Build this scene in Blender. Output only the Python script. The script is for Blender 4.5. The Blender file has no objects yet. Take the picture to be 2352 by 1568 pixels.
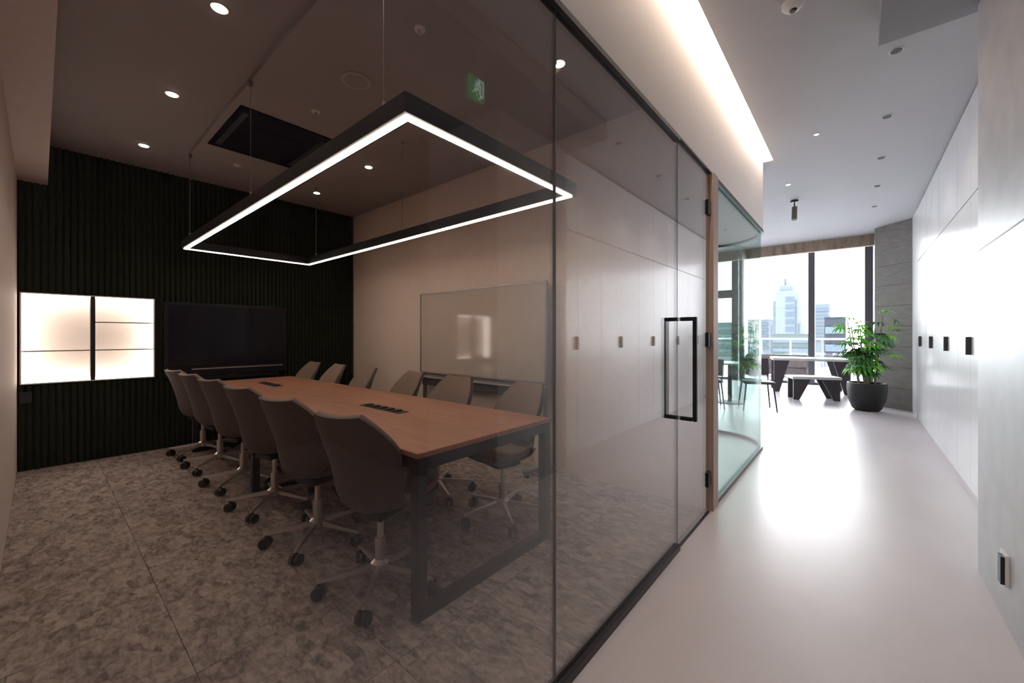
import bpy, bmesh, math, random
from mathutils import Vector, Matrix
from math import sin, cos, pi, radians as R
random.seed(7)
sc = bpy.context.scene
COL = sc.collection

# ---------------------------------------------------------------- camera, world, exposure
YAW = R(40.6); F = 927.0
cam = bpy.data.objects.new('camera', bpy.data.cameras.new('camera'))
COL.objects.link(cam)
cam.location = (0, 0, 1.22)
cam.rotation_euler = (pi/2, 0, YAW)
cam.data.sensor_width = 36
cam.data.lens = 36*F/2352
cam.data.shift_x = (1176-1172)/2352
cam.data.shift_y = (770-784)/2352
cam.data.clip_start = 0.03
cam.data.clip_end = 2000
sc.camera = cam
sc.view_settings.view_transform = 'Standard'
sc.view_settings.look = 'None'
sc.view_settings.gamma = 1
sc.view_settings.use_curve_mapping = False
sc.view_settings.exposure = 0.0
sc.cycles.max_bounces = 10
sc.cycles.diffuse_bounces = 5
sc.cycles.glossy_bounces = 5
sc.cycles.transparent_max_bounces = 24
sc.cycles.sample_clamp_indirect = 6
sc.cycles.caustics_refractive = False
sc.cycles.caustics_reflective = False

w = bpy.data.worlds.new('overcast_sky'); sc.world = w; w.use_nodes = True
nt = w.node_tree; bg = nt.nodes['Background']
tc = nt.nodes.new('ShaderNodeTexCoord'); mp = nt.nodes.new('ShaderNodeMapping'); nz = nt.nodes.new('ShaderNodeTexNoise')
mp.inputs['Scale'].default_value = (1, 1, 3); nz.inputs['Scale'].default_value = 1.6; nz.inputs['Detail'].default_value = 4
cr = nt.nodes.new('ShaderNodeValToRGB')
cr.color_ramp.elements[0].color = (0.80, 0.86, 0.96, 1); cr.color_ramp.elements[1].color = (1, 0.99, 1.0, 1)
nt.links.new(tc.outputs['Generated'], mp.inputs['Vector']); nt.links.new(mp.outputs[0], nz.inputs['Vector'])
nt.links.new(nz.outputs['Fac'], cr.inputs[0]); nt.links.new(cr.outputs[0], bg.inputs['Color'])
bg.inputs['Strength'].default_value = 23.0

WIN_Y = 12.5
def area_light(name, loc, rot, sx, sy, power, color=(1, 1, 1), portal=False):
    l = bpy.data.lights.new(name, 'AREA'); l.shape = 'RECTANGLE'; l.size = sx; l.size_y = sy
    l.energy = power; l.color = color
    if portal: l.cycles.is_portal = True
    o = bpy.data.objects.new(name, l); o.location = loc; o.rotation_euler = rot; COL.objects.link(o); return o
area_light('window_portal', (-3.3, WIN_Y+0.15, 1.75), (-pi/2, 0, 0), 7.6, 3.3, 1, portal=True)

# ---------------------------------------------------------------- materials
def mat(name, col, rough=0.6, metal=0.0, var=0.0, scale=8.0, bump=0.0, spec=0.5, stretch=(1, 1, 1), coat=0.0, rvar=0.0):
    m = bpy.data.materials.new(name); m.use_nodes = True
    nt = m.node_tree; b = nt.nodes['Principled BSDF']
    b.inputs['Base Color'].default_value = (*col, 1); b.inputs['Roughness'].default_value = rough
    b.inputs['Metallic'].default_value = metal; b.inputs['Specular IOR Level'].default_value = spec
    b.inputs['Coat Weight'].default_value = coat
    tc = nt.nodes.new('ShaderNodeTexCoord'); mp = nt.nodes.new('ShaderNodeMapping'); n = nt.nodes.new('ShaderNodeTexNoise')
    mp.inputs['Scale'].default_value = stretch
    n.inputs['Scale'].default_value = scale; n.inputs['Detail'].default_value = 5
    nt.links.new(tc.outputs['Object'], mp.inputs[0]); nt.links.new(mp.outputs[0], n.inputs['Vector'])
    v = max(var, 0.02)
    r = nt.nodes.new('ShaderNodeValToRGB')
    r.color_ramp.elements[0].position = 0.3; r.color_ramp.elements[1].position = 0.7
    r.color_ramp.elements[0].color = (*[c*(1-v) for c in col], 1); r.color_ramp.elements[1].color = (*[min(1, c*(1+v)) for c in col], 1)
    nt.links.new(n.outputs['Fac'], r.inputs[0]); nt.links.new(r.outputs[0], b.inputs['Base Color'])
    if rvar:
        mr = nt.nodes.new('ShaderNodeMapRange'); mr.inputs['To Min'].default_value = max(.02, rough-rvar); mr.inputs['To Max'].default_value = rough+rvar
        nt.links.new(n.outputs['Fac'], mr.inputs['Value']); nt.links.new(mr.outputs[0], b.inputs['Roughness'])
    if bump:
        bp = nt.nodes.new('ShaderNodeBump'); bp.inputs['Strength'].default_value = bump; bp.inputs['Distance'].default_value = 0.01
        nt.links.new(n.outputs['Fac'], bp.inputs['Height']); nt.links.new(bp.outputs[0], b.inputs['Normal'])
    return m

def emis(name, col, strength):
    m = bpy.data.materials.new(name); m.use_nodes = True
    nt = m.node_tree; nt.nodes.clear()
    e = nt.nodes.new('ShaderNodeEmission'); o = nt.nodes.new('ShaderNodeOutputMaterial')
    e.inputs[0].default_value = (*col, 1); e.inputs[1].default_value = strength
    nt.links.new(e.outputs[0], o.inputs[0]); return m

def glass(name, tint=(0.97, 0.985, 0.98), f0=0.045, rough=0.0, power=5.0):
    """thin clear pane: see-through with an angle-dependent mirror on each face"""
    m = bpy.data.materials.new(name); m.use_nodes = True
    nt = m.node_tree; nt.nodes.clear(); N = nt.nodes.new; L = nt.links.new
    g = N('ShaderNodeNewGeometry'); d = N('ShaderNodeVectorMath'); d.operation = 'DOT_PRODUCT'
    L(g.outputs['Incoming'], d.inputs[0]); L(g.outputs['Normal'], d.inputs[1])
    a = N('ShaderNodeMath'); a.operation = 'ABSOLUTE'; L(d.outputs['Value'], a.inputs[0])
    s = N('ShaderNodeMath'); s.operation = 'SUBTRACT'; s.inputs[0].default_value = 1; L(a.outputs[0], s.inputs[1])
    p = N('ShaderNodeMath'); p.operation = 'POWER'; L(s.outputs[0], p.inputs[0]); p.inputs[1].default_value = power
    ma = N('ShaderNodeMath'); ma.operation = 'MULTIPLY_ADD'; L(p.outputs[0], ma.inputs[0]); ma.inputs[1].default_value = 1-f0; ma.inputs[2].default_value = f0
    t = N('ShaderNodeBsdfTransparent'); t.inputs[0].default_value = (*tint, 1)
    gl = N('ShaderNodeBsdfGlossy'); gl.inputs['Roughness'].default_value = rough
    mx = N('ShaderNodeMixShader'); o = N('ShaderNodeOutputMaterial')
    L(ma.outputs[0], mx.inputs[0]); L(t.outputs[0], mx.inputs[1]); L(gl.outputs[0], mx.inputs[2]); L(mx.outputs[0], o.inputs[0])
    return m

def carpet_mat():
    m = mat('carpet', (0.1, 0.08, 0.075), 0.95, spec=0.1)
    nt = m.node_tree; N = nt.nodes.new; L = nt.links.new; b = nt.nodes['Principled BSDF']
    tc = N('ShaderNodeTexCoord'); oi = N('ShaderNodeObjectInfo')
    ml = N('ShaderNodeVectorMath'); ml.operation = 'SCALE'; ml.inputs[0].default_value = (37, 61, 13); L(oi.outputs['Random'], ml.inputs['Scale'])
    ad = N('ShaderNodeVectorMath'); L(tc.outputs['Object'], ad.inputs[0]); L(ml.outputs[0], ad.inputs[1])
    mp = N('ShaderNodeMapping'); mp.inputs['Scale'].default_value = (1.0, 1.7, 1); L(ad.outputs[0], mp.inputs[0])
    n1 = N('ShaderNodeTexNoise'); n1.inputs['Scale'].default_value = 22; n1.inputs['Detail'].default_value = 5; n1.inputs['Roughness'].default_value = 0.62; n1.inputs['Distortion'].default_value = 0.6
    n2 = N('ShaderNodeTexVoronoi'); n2.inputs['Scale'].default_value = 13; n2.distance = 'CHEBYCHEV'
    L(mp.outputs[0], n1.inputs['Vector']); L(mp.outputs[0], n2.inputs['Vector'])
    mx = N('ShaderNodeMath'); mx.operation = 'MULTIPLY_ADD'; mx.inputs[1].default_value = 0.22
    sp = N('ShaderNodeSeparateColor'); L(n2.outputs['Color'], sp.inputs[0]); L(sp.outputs[0], mx.inputs[0]); L(n1.outputs['Fac'], mx.inputs[2])
    r = N('ShaderNodeValToRGB'); e = r.color_ramp.elements
    e[0].position = 0.40; e[0].color = (0.15, 0.12, 0.108, 1); e[1].position = 0.78; e[1].color = (0.46, 0.375, 0.335, 1)
    L(mx.outputs[0], r.inputs[0]); L(r.outputs[0], b.inputs['Base Color'])
    n3 = N('ShaderNodeTexNoise'); n3.inputs['Scale'].default_value = 260; L(ad.outputs[0], n3.inputs['Vector'])
    bp = N('ShaderNodeBump'); bp.inputs['Strength'].default_value = 0.5; bp.inputs['Distance'].default_value = 0.004
    L(n3.outputs['Fac'], bp.inputs['Height']); L(bp.outputs[0], b.inputs['Normal'])
    return m

def wood_mat(name, c1, c2, rough=0.4, stretch=(1.2, 14, 14), scale=2.5):
    m = mat(name, c1, rough)
    nt = m.node_tree; N = nt.nodes.new; L = nt.links.new; b = nt.nodes['Principled BSDF']
    tc = N('ShaderNodeTexCoord'); mp = N('ShaderNodeMapping'); mp.inputs['Scale'].default_value = stretch
    n = N('ShaderNodeTexNoise'); n.inputs['Scale'].default_value = scale; n.inputs['Detail'].default_value = 6; n.inputs['Distortion'].default_value = 0.5
    r = N('ShaderNodeValToRGB'); r.color_ramp.elements[0].position = 0.32; r.color_ramp.elements[1].position = 0.68
    r.color_ramp.elements[0].color = (*c1, 1); r.color_ramp.elements[1].color = (*c2, 1)
    L(tc.outputs['Object'], mp.inputs[0]); L(mp.outputs[0], n.inputs['Vector']); L(n.outputs['Fac'], r.inputs[0]); L(r.outputs[0], b.inputs['Base Color'])
    return m

M = {}
M['white_wall'] = mat('painted_white_wall', (0.84, 0.80, 0.78), 0.6, var=0.02, scale=2)
M['beige_wall'] = mat('beige_wallpaper', (0.72, 0.565, 0.475), 0.7, var=0.04, scale=30, bump=0.05)
M['pink_wall'] = mat('warm_side_wall', (0.62, 0.50, 0.46), 0.6, var=0.03, scale=20)
M['ceil'] = mat('white_ceiling', (0.44, 0.44, 0.46), 0.7, var=0.015, scale=3)
M['ceil_box'] = mat('shaded_dropped_box', (0.27, 0.27, 0.285), 0.7, var=0.015, scale=3)  # darker copy of the ceiling grey, shade under the box put into colour
M['ceil_room'] = mat('meeting_ceiling', (0.32, 0.275, 0.27), 0.7, var=0.02, scale=3)
M['green'] = mat('dark_green_slat', (0.013, 0.016, 0.009), 0.8, var=0.15, scale=20, spec=0.0)
M['black'] = mat('black_metal', (0.018, 0.017, 0.02), 0.4, 0.3, spec=0.4)
M['cassette'] = mat('cassette_black', (0.008, 0.004, 0.008), 0.9, spec=0.0)
M['rail'] = mat('black_rail', (0.02, 0.018, 0.024), 0.35, 0.4)
M['seam'] = mat('joint_seal', (0.12, 0.11, 0.11), 0.5)
M['glass'] = glass('clear_glass', (0.95, 0.95, 0.95), 0.028, power=2.7)
M['glass_green'] = glass('greenish_glass', (0.88, 0.95, 0.93), 0.05)
M['glass_win'] = glass('window_glass', (0.96, 0.97, 0.97), 0.04)
M['floor'] = mat('polished_floor', (0.53, 0.50, 0.52), 0.34, var=0.13, scale=1.1, rvar=0.05, spec=0.5, stretch=(1, .45, 1))
M['cab'] = mat('white_laminate', (0.66, 0.655, 0.665), 0.22, var=0.02, scale=2, spec=0.9)
M['column'] = mat('grey_concrete', (0.40, 0.385, 0.40), 0.42, var=0.13, scale=6, rvar=0.06)
M['greywall'] = mat('grey_stone_wall', (0.16, 0.148, 0.138), 0.6, var=0.18, scale=7, stretch=(1, 1, 3), bump=0.15)
M['carpet'] = carpet_mat()
M['darkgap'] = mat('shadow_gap_grey', (0.16, 0.155, 0.16), 0.6)
M['darkwall'] = mat('dimmed_wall', (0.10, 0.085, 0.08), 0.6, var=0.05)  # unseen corridor walls coloured dark so the glass mirrors a dim space
M['subfloor'] = mat('carpet_base', (0.05, 0.04, 0.04), 0.95)
M['table'] = wood_mat('red_brown_veneer', (0.30, 0.125, 0.075), (0.40, 0.18, 0.115), 0.38)
M['tableedge'] = mat('dark_metal_frame', (0.018, 0.015, 0.02), 0.45, 0.1)
M['shell'] = mat('taupe_shell', (0.10, 0.076, 0.070), 0.65, var=0.06, scale=60)
M['pedestal'] = mat('grey_pedestal', (0.20, 0.18, 0.175), 0.6)
M['pad'] = mat('tan_upholstery', (0.24, 0.165, 0.13), 0.85, var=0.08, scale=90, bump=0.1)
M['chrome'] = mat('brushed_aluminium', (0.66, 0.60, 0.57), 0.32, 0.85)
M['caster'] = mat('black_plastic', (0.012, 0.011, 0.014), 0.5)
M['led'] = emis('led_diffuser', (1.0, 0.88, 0.75), 27)
M['cove'] = emis('cove_led', (1.0, 0.78, 0.62), 44)
M['cell'] = emis('shelf_led', (1.0, 0.88, 0.78), 10)
M['down'] = emis('downlight_lamp', (1.0, 0.84, 0.62), 30)
M['down_weak'] = emis('small_lamp_sensor_glow', (1.0, 0.88, 0.72), 3)
M['shelfback'] = mat('shelf_back', (0.55, 0.47, 0.42), 0.6)
M['screen'] = mat('tv_screen', (0.005, 0.004, 0.008), 0.10, spec=0.25)
M['bezel'] = mat('tv_bezel', (0.010, 0.008, 0.011), 0.4, spec=0.12)
M['silver'] = mat('silver_strip', (0.35, 0.32, 0.33), 0.3, 0.8)
M['whiteboard'] = mat('whiteboard_face', (0.52, 0.42, 0.36), 0.07, spec=0.5, coat=0.0)
M['boardframe'] = mat('board_frame', (0.35, 0.34, 0.34), 0.35, 0.7)
M['whiteplastic'] = mat('white_plastic', (0.7, 0.68, 0.66), 0.4)
M['door_trim'] = mat('warm_beige_jamb', (0.42, 0.31, 0.26), 0.5, var=0.05)
M['brown'] = mat('woven_brown', (0.045, 0.032, 0.03), 0.7, var=0.2, scale=40)
M['dark'] = mat('dark_wood_leg', (0.055, 0.045, 0.055), 0.5, var=0.1)
M['whitetop'] = mat('white_table_top', (0.62, 0.62, 0.63), 0.3)
M['pot'] = mat('black_pot', (0.006, 0.0055, 0.0065), 0.5, var=0.1)
M['soil'] = mat('soil', (0.03, 0.02, 0.015), 0.95, var=0.3, scale=60)
M['leaf'] = mat('lit_leaf', (0.22, 0.60, 0.05), 0.4, var=0.25, scale=6)
M['leafd'] = mat('shaded_leaf', (0.05, 0.17, 0.045), 0.45, var=0.25, scale=6)
M['stem'] = mat('cane_stem', (0.16, 0.13, 0.09), 0.7, var=0.2, scale=20)
M['frame'] = mat('window_frame_metal', (0.07, 0.07, 0.085), 0.45, 0.3)
M['bulk'] = mat('patterned_blind', (0.30, 0.22, 0.17), 0.7, var=0.4, scale=9, stretch=(1, 1, .4))
M['bldg'] = mat('far_tower', (0.046, 0.054, 0.062), 0.9, spec=0.0, var=0.05, scale=.02)
M['bldgw'] = mat('far_tower_glass', (0.034, 0.043, 0.054), 0.9, spec=0.0, var=0.05, scale=.02)
M['bldgd'] = mat('far_dark_block', (0.013, 0.015, 0.018), 0.9, spec=0.0, var=0.1, scale=.1)
M['bldgg'] = mat('far_green_roof', (0.030, 0.038, 0.038), 0.9, spec=0.0, var=0.1, scale=.1)
M['terrace'] = mat('pale_terrace_paving', (0.5, 0.49, 0.50), 0.6, var=0.06, scale=2)
M['sign_green'] = emis('exit_green', (0.01, 0.34, 0.12), 1.0)
M['sign_white'] = emis('exit_white', (0.75, 0.95, 0.9), 1.3)
M['darkhole'] = mat('dark_recess', (0.03, 0.028, 0.028), 0.5)

# ---------------------------------------------------------------- mesh builder
class MB:
    def __init__(s): s.v = []; s.f = []; s.sm = False
    def box(s, x0, y0, z0, x1, y1, z1, mtx=None):
        b = len(s.v)
        vs = [(x0,y0,z0),(x1,y0,z0),(x1,y1,z0),(x0,y1,z0),(x0,y0,z1),(x1,y0,z1),(x1,y1,z1),(x0,y1,z1)]
        if mtx: vs = [tuple(mtx @ Vector(v)) for v in vs]
        s.v += vs
        s.f += [(b,b+3,b+2,b+1),(b+4,b+5,b+6,b+7),(b,b+1,b+5,b+4),(b+1,b+2,b+6,b+5),(b+2,b+3,b+7,b+6),(b+3,b,b+4,b+7)]
        return s
    def tube(s, p0, p1, r0, r1=None, n=12, caps=True):
        r1 = r0 if r1 is None else r1
        p0 = Vector(p0); p1 = Vector(p1); d = (p1-p0).normalized()
        a = d.orthogonal().normalized(); c = d.cross(a); b = len(s.v)
        for p, r in ((p0, r0), (p1, r1)):
            for i in range(n):
                t = 2*pi*i/n; s.v.append(tuple(p + (a*cos(t)+c*sin(t))*r))
        for i in range(n):
            j = (i+1) % n; s.f.append((b+i, b+j, b+n+j, b+n+i))
        if caps:
            s.f.append(tuple(b+i for i in reversed(range(n)))); s.f.append(tuple(b+n+i for i in range(n)))
        return s
    def lathe(s, prof, cx=0, cy=0, n=24):
        b = len(s.v)
        for r, z in prof:
            for i in range(n):
                t = 2*pi*i/n; s.v.append((cx+r*cos(t), cy+r*sin(t), z))
        for k in range(len(prof)-1):
            for i in range(n):
                j = (i+1) % n; q = b+k*n
                s.f.append((q+i, q+j, q+n+j, q+n+i))
        s.f.append(tuple(b+i for i in reversed(range(n)))); q = b+(len(prof)-1)*n; s.f.append(tuple(q+i for i in range(n)))
        return s
    def prism(s, pts, z0, z1, mtx=None):
        """polygon in xy (counter-clockwise) extruded in z"""
        b = len(s.v); n = len(pts)
        vs = [(x, y, z0) for x, y in pts]+[(x, y, z1) for x, y in pts]
        if mtx: vs = [tuple(mtx @ Vector(v)) for v in vs]
        s.v += vs
        s.f.append(tuple(b+i for i in reversed(range(n)))); s.f.append(tuple(b+n+i for i in range(n)))
        for i in range(n):
            j = (i+1) % n; s.f.append((b+i, b+j, b+n+j, b+n+i))
        return s
    def strip(s, path, half, z0, z1):
        """a wall of thickness 2*half following a path in xy"""
        L = []; Rr = []
        P = [Vector((x, y)) for x, y in path]
        for i, p in enumerate(P):
            t = ((P[min(i+1, len(P)-1)]-P[max(i-1, 0)])).normalized(); nn = Vector((-t.y, t.x))
            L.append(p+nn*half); Rr.append(p-nn*half)
        b = len(s.v); n = len(P)
        for i in range(n):
            for q, z in ((L[i], z0), (Rr[i], z0), (Rr[i], z1), (L[i], z1)): s.v.append((q.x, q.y, z))
        for i in range(n-1):
            a = b+4*i; c = a+4
            for k in range(4):
                k2 = (k+1) % 4; s.f.append((a+k, a+k2, c+k2, c+k))
        s.f.append((b+3, b+2, b+1, b)); e = b+4*(n-1); s.f.append((e, e+1, e+2, e+3))
        return s
    def build(s, name, material, parent=None, smooth=False, bevel=0.0, loc=None, rot=None):
        me = bpy.data.meshes.new(name); me.from_pydata(s.v, [], s.f); me.update()
        bm = bmesh.new(); bm.from_mesh(me); bmesh.ops.recalc_face_normals(bm, faces=bm.faces)
        if bevel: bmesh.ops.bevel(bm, geom=[e for e in bm.edges if e.calc_face_angle(0) > 0.5], offset=bevel, segments=2, affect='EDGES', clamp_overlap=True)
        bm.to_mesh(me); bm.free()
        me.materials.append(material)
        if smooth:
            me.shade_smooth() if hasattr(me, 'shade_smooth') else None
            me.set_sharp_from_angle(angle=R(40))
        o = bpy.data.objects.new(name, me); COL.objects.link(o)
        if loc: o.location = loc
        if rot: o.rotation_euler = rot
        if parent: o.parent = parent
        return o

def B(*a, **k): return MB().box(*a, **k)
def tag(o, label=None, cat=None, group=None, kind=None):
    if label: o['label'] = label
    if cat: o['category'] = cat
    if group: o['group'] = group
    if kind: o['kind'] = kind
    return o
def thing(name, loc, label, cat, group=None, rz=0, kind=None):
    o = bpy.data.objects.new(name, None); COL.objects.link(o); o.location = loc; o.rotation_euler = (0, 0, rz); o.empty_display_size = .1
    return tag(o, label, cat, group, kind)
def children(o): return [c for c in list(bpy.data.objects) if c.parent == o]
def copy_tree(o, parent=None):
    c = o.copy(); COL.objects.link(c)
    if parent: c.parent = parent
    for ch in kids.get(o.name, []):
        copy_tree(ch, c)
    return c
kids = {}
def index_kids():
    kids.clear()
    for o in bpy.data.objects:
        if o.parent: kids.setdefault(o.parent.name, []).append(o)
def struct(o, label, cat): return tag(o, label, cat, None, 'structure')

# ---------------------------------------------------------------- dimensions
GX = -0.78                      # glass partition plane
CH = 3.09                       # corridor ceiling
RH = 2.98                       # meeting room ceiling
WX = -5.68                      # green slatted wall
WL = -0.13                      # near side wall of the meeting room
WB = 3.05                       # whiteboard wall
GH = 2.35                       # glass height
CABX = 0.68; COLX = 0.48

# ---------------------------------------------------------------- setting
# polished corridor and lounge floor
fl = MB()
fl.box(GX-0.02, -5, -0.12, 3.2, 12.7, 0)
fl.box(-6.6, WB+0.1, -0.12, GX-0.02, 12.7, 0)
struct(fl.build('floor', M['floor']), 'pale polished floor running down the corridor to the windows', 'floor')
# carpet floor made of square tiles
cf = B(WX-0.1, WL-0.1, -0.12, GX-0.02, WB+0.1, -0.006).build('floor_meeting_room', M['subfloor'])
struct(cf, 'mottled brown grey carpet floor of the meeting room', 'floor')
TS = 0.5
tile_mesh = {}
y0 = WL
nx = int((GX-0.03-WX)/TS)+1; ny = int((WB-WL)/TS)+1
for i in range(nx):
    for j in range(ny):
        xa = GX-0.03-(i+1)*TS; xb = xa+TS; ya = WL+j*TS; yb = ya+TS
        xa = max(xa, WX); yb = min(yb, WB)
        wx_, wy_ = xb-xa, yb-ya
        if wx_ < 0.02 or wy_ < 0.02: continue
        key = (round(wx_, 3), round(wy_, 3))
        if key not in tile_mesh:
            g = 0.0012
            o = B(-wx_/2+g, -wy_/2+g, -0.006, wx_/2-g, wy_/2-g, 0).build('carpet_tile', M['carpet'], cf)
            tile_mesh[key] = o.data
        else:
            o = bpy.data.objects.new('carpet_tile', tile_mesh[key]); COL.objects.link(o); o.parent = cf
        o.location = ((xa+xb)/2, (ya+yb)/2, 0)
        if key == (0.5, 0.5): o.rotation_euler = (0, 0, random.choice((0, pi)))

# green slatted wall with a niche
NY0, NY1, NZ0, NZ1 = -0.115, 0.80, 0.775, 1.61
gw = MB()
gw.box(WX-0.25, WL-0.1, 0, WX-0.03, NY0, RH); gw.box(WX-0.25, NY1, 0, WX-0.03, WB+0.05, RH)
gw.box(WX-0.25, NY0, 0, WX-0.03, NY1, NZ0); gw.box(WX-0.25, NY0, NZ1, WX-0.03, NY1, RH)
gw = struct(gw.build('wall_left', M['green']), 'dark green wall faced with narrow vertical slats', 'wall')
PITCH = 0.046
sl_mesh = {}
def slat(y, z0, z1):
    k = round(z1-z0, 3)
    if k not in sl_mesh:
        a = PITCH*0.40
        o = MB().prism([(-0.03, -a*1.1), (-0.012, -a*1.0), (0.0, -a*0.6), (0.0, a*0.6), (-0.012, a*1.0), (-0.03, a*1.1)], 0, z1-z0).build('slat', M['green'], gw)
        sl_mesh[k] = o.data
    else:
        o = bpy.data.objects.new('slat', sl_mesh[k]); COL.objects.link(o); o.parent = gw
    o.location = (WX, y, z0)
n = int((WB-WL)/PITCH)
for i in range(n):
    y = WL+PITCH*(i+0.5)
    if NY0-0.02 < y < NY1+0.015:
        slat(y, 0.0, NZ0-0.012); slat(y, NZ1+0.012, RH)
    else: slat(y, 0.0, RH)

# backlit shelf in the niche
sh = thing('backlit_shelf', (WX, (NY0+NY1)/2, NZ0), 'glowing white backlit shelf niche in the green slatted wall', 'shelf')
hw = (NY1-NY0)/2; hh = NZ1-NZ0
D = 0.20
B(-D-0.02, -hw, 0, -D, hw, hh).build('back_panel', M['shelfback'], sh)
fr = MB(); t = 0.010
fr.box(-D, -hw, 0, 0.004, -hw+t, hh); fr.box(-D, hw-t, 0, 0.004, hw, hh); fr.box(-D, -hw+t, 0, 0.004, hw-t, t); fr.box(-D, -hw+t, hh-t, 0.004, hw-t, hh)
fr.build('frame', M['whiteplastic'], sh)
dv = 0.342-(NY0+NY1)/2
B(-D+0.10, dv-0.016, t, 0.0, dv+0.016, hh-t).build('divider', M['black'], sh)
for (ya, yb, z) in ((-hw+t, dv-0.011, 0.30), (dv+0.011, hw-t, 0.30), (dv+0.011, hw-t, 0.575)):
    B(-D+0.10, ya, z-0.005, -0.004, yb, z+0.005).build('shelf_board', M['boardframe'], sh)
# led strips round the rim of the niche, washing the panel
c_ = 0.010
for q in ((-D+0.002, -hw+t, t, -0.02, -hw+t+c_, hh-t), (-D+0.002, hw-t-c_, t, -0.02, hw-t, hh-t), (-D+0.002, -hw+t+c_, t, -0.02, hw-t-c_, t+c_), (-D+0.002, -hw+t+c_, hh-t-c_, -0.02, hw-t-c_, hh-t)):
    B(*q).build('led_strip', M['cell'], sh)

# other meeting room walls
struct(B(WX-0.25, WL-0.1, 0, GX-0.03, WL, RH).build('wall_front', M['pink_wall']), 'warm pink beige side wall at the edge of the meeting room', 'wall')
struct(B(WX-0.25, WB, 0, GX-0.011, WB+0.10, GH).build('wall_back', M['beige_wall']), 'beige wall behind the whiteboard', 'wall')
struct(B(WX-0.25, WB, GH, GX-0.05, WB+0.10, RH+0.11).build('wall_back_upper', M['beige_wall']), 'upper part of the beige wall behind the whiteboard', 'wall')
struct(B(GX-0.010, WB-0.012, 0, GX+0.03, WB+0.112, GH).build('trim_1', M['door_trim']), 'warm beige jamb closing the end of the beige wall beside the glass door', 'trim')
struct(B(WX-0.1, WL, 2.61, GX-0.06, 0.05, RH).build('trim_2', M['pink_wall']), 'dropped box along the top of the side wall', 'trim')
# ceilings
struct(B(WX-0.25, WL-0.1, RH, GX-0.06, WB, RH+0.1).build('ceiling_meeting_room', M['ceil_room']), 'dark toned ceiling of the meeting room', 'ceiling')
struct(B(-4.8, 0.93, RH-0.04, -1.15, 2.10, RH-0.0005).build('ceiling_panel', M['ceil_room']), 'slightly lowered ceiling panel above the table', 'ceiling')
ce = MB()
ce.box(GX+0.108, -5, CH, 3.2, 5.12, CH+0.1)            # beside the light slot
ce.box(GX-0.30, 5.12, CH, 3.2, 10.0, CH+0.1)
ce.box(-6.6, WB+0.1, CH, GX-0.30, 10.0, CH+0.1)
ce.box(GX-0.30, WB+0.1, CH, GX-0.04, 5.12, CH+0.1)
struct(ce.build('ceiling', M['ceil']), 'smooth pale grey ceiling of corridor and lounge', 'ceiling')
struct(B(-6.6, 10.0, 3.42, 3.2, 12.9, 3.5).build('ceiling_lounge', M['ceil']), 'higher ceiling strip in front of the windows', 'ceiling')
struct(B(0.10, -5, 2.93, 3.2, 3.23, CH).build('trim_3', M['ceil_box']), 'dropped box hanging from the corridor ceiling, shade toned into its grey', 'trim')
# soffit band above the glass, following its curve
def arc(cx, cy, r, a0, a1, n): return [(cx+r*cos(a0+(a1-a0)*i/n), cy+r*sin(a0+(a1-a0)*i/n)) for i in range(n+1)]
CR = 0.55
path_all = [(GX, -5), (GX, 5.02)] + arc(GX-CR, 5.02, CR, 0, pi/2, 14)[1:] + [(-6.5, 5.02+CR)]
so = MB(); so.strip(path_all, 0.02, GH, CH+0.12)
so = struct(so.build('trim_4', M['white_wall']), 'pale band of wall above the glass, washed by a warm light slot', 'trim')
# light slot (cove) beside the band
cv = thing('cove_light', (GX+0.09, 0, CH), 'warm glowing light slot running along the ceiling above the glass', 'cove light')
cvb = MB(); cvb.box(-0.069, -5, 0.12, 0.06, 5.12, 0.14); cvb.box(0.020, -5, 0.101, 0.06, 5.12, 0.12); cvb.box(-0.069, 5.09, 0.0, 0.018, 5.119, 0.12)
cvb.build('housing', M['white_wall'], cv)
B(-0.048, 1.2, 0.075, 0.012, 5.07, 0.085).build('led_strip', M['cove'], cv)

# right side: column, cabinets, recess behind the camera
struct(B(COLX, 2.23, 0, 1.3, 3.17, 2.93).build('wall_right', M['column']), 'grey concrete-like pillar face at the edge of the corridor', 'wall')
struct(B(COLX-0.002, 2.23, 1.655, COLX+0.01, 3.169, 1.661).build('trim_5', M['seam']), 'thin panel joint across the grey pillar', 'trim')
for q in ((3.1, -5, 0, 3.2, 2.23, CH), (GX-0.1, -5.1, 0, 3.2, -5, CH+.1), (1.3, 2.13, 0, 3.2, 2.23, 2.93), (CABX+0.51, 3.17, 0, CABX+0.6, 9.05, CH+.1)):
    struct(B(*q).build('wall_corridor', M['darkwall']), 'unseen dark wall closing the corridor, toned to keep reflections dim', 'wall')
struct(B(GX-0.9, -5, 0, GX-0.8, WL-0.1, CH).build('wall_corridor_side', M['beige_wall']), 'beige wall beside the corridor', 'wall')
ow = MB(); ow.box(-6.6, WB+0.1, 0, -6.5, 12.6, 3.5)
struct(ow.build('wall_lounge', M['white_wall']), 'white side wall of the lounge', 'wall')

# grey stone end wall (turned slightly)
p0 = (0.72, 9.05); p1 = (0.25, 9.52)
gp = MB().prism([p0, (1.4, 9.05), (1.4, 9.98), (0.25, 9.98), p1], 0, CH).build('wall_end', M['greywall'])
struct(gp, 'grey brown stone wall at the end of the corridor beside the plant', 'wall')
dx, dy = p1[0]-p0[0], p1[1]-p0[1]; LL = math.hypot(dx, dy); ang = math.atan2(dy, dx)
rows = 9
for k in range(rows):
    za = CH*k/rows; zb = CH*(k+1)/rows
    o = B(0.002, 0.0, za+0.004, LL-0.002, 0.008, zb-0.004).build('stone_panel', M['greywall'], gp)
    o.location = (p0[0], p0[1], 0); o.rotation_euler = (0, 0, ang)

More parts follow.
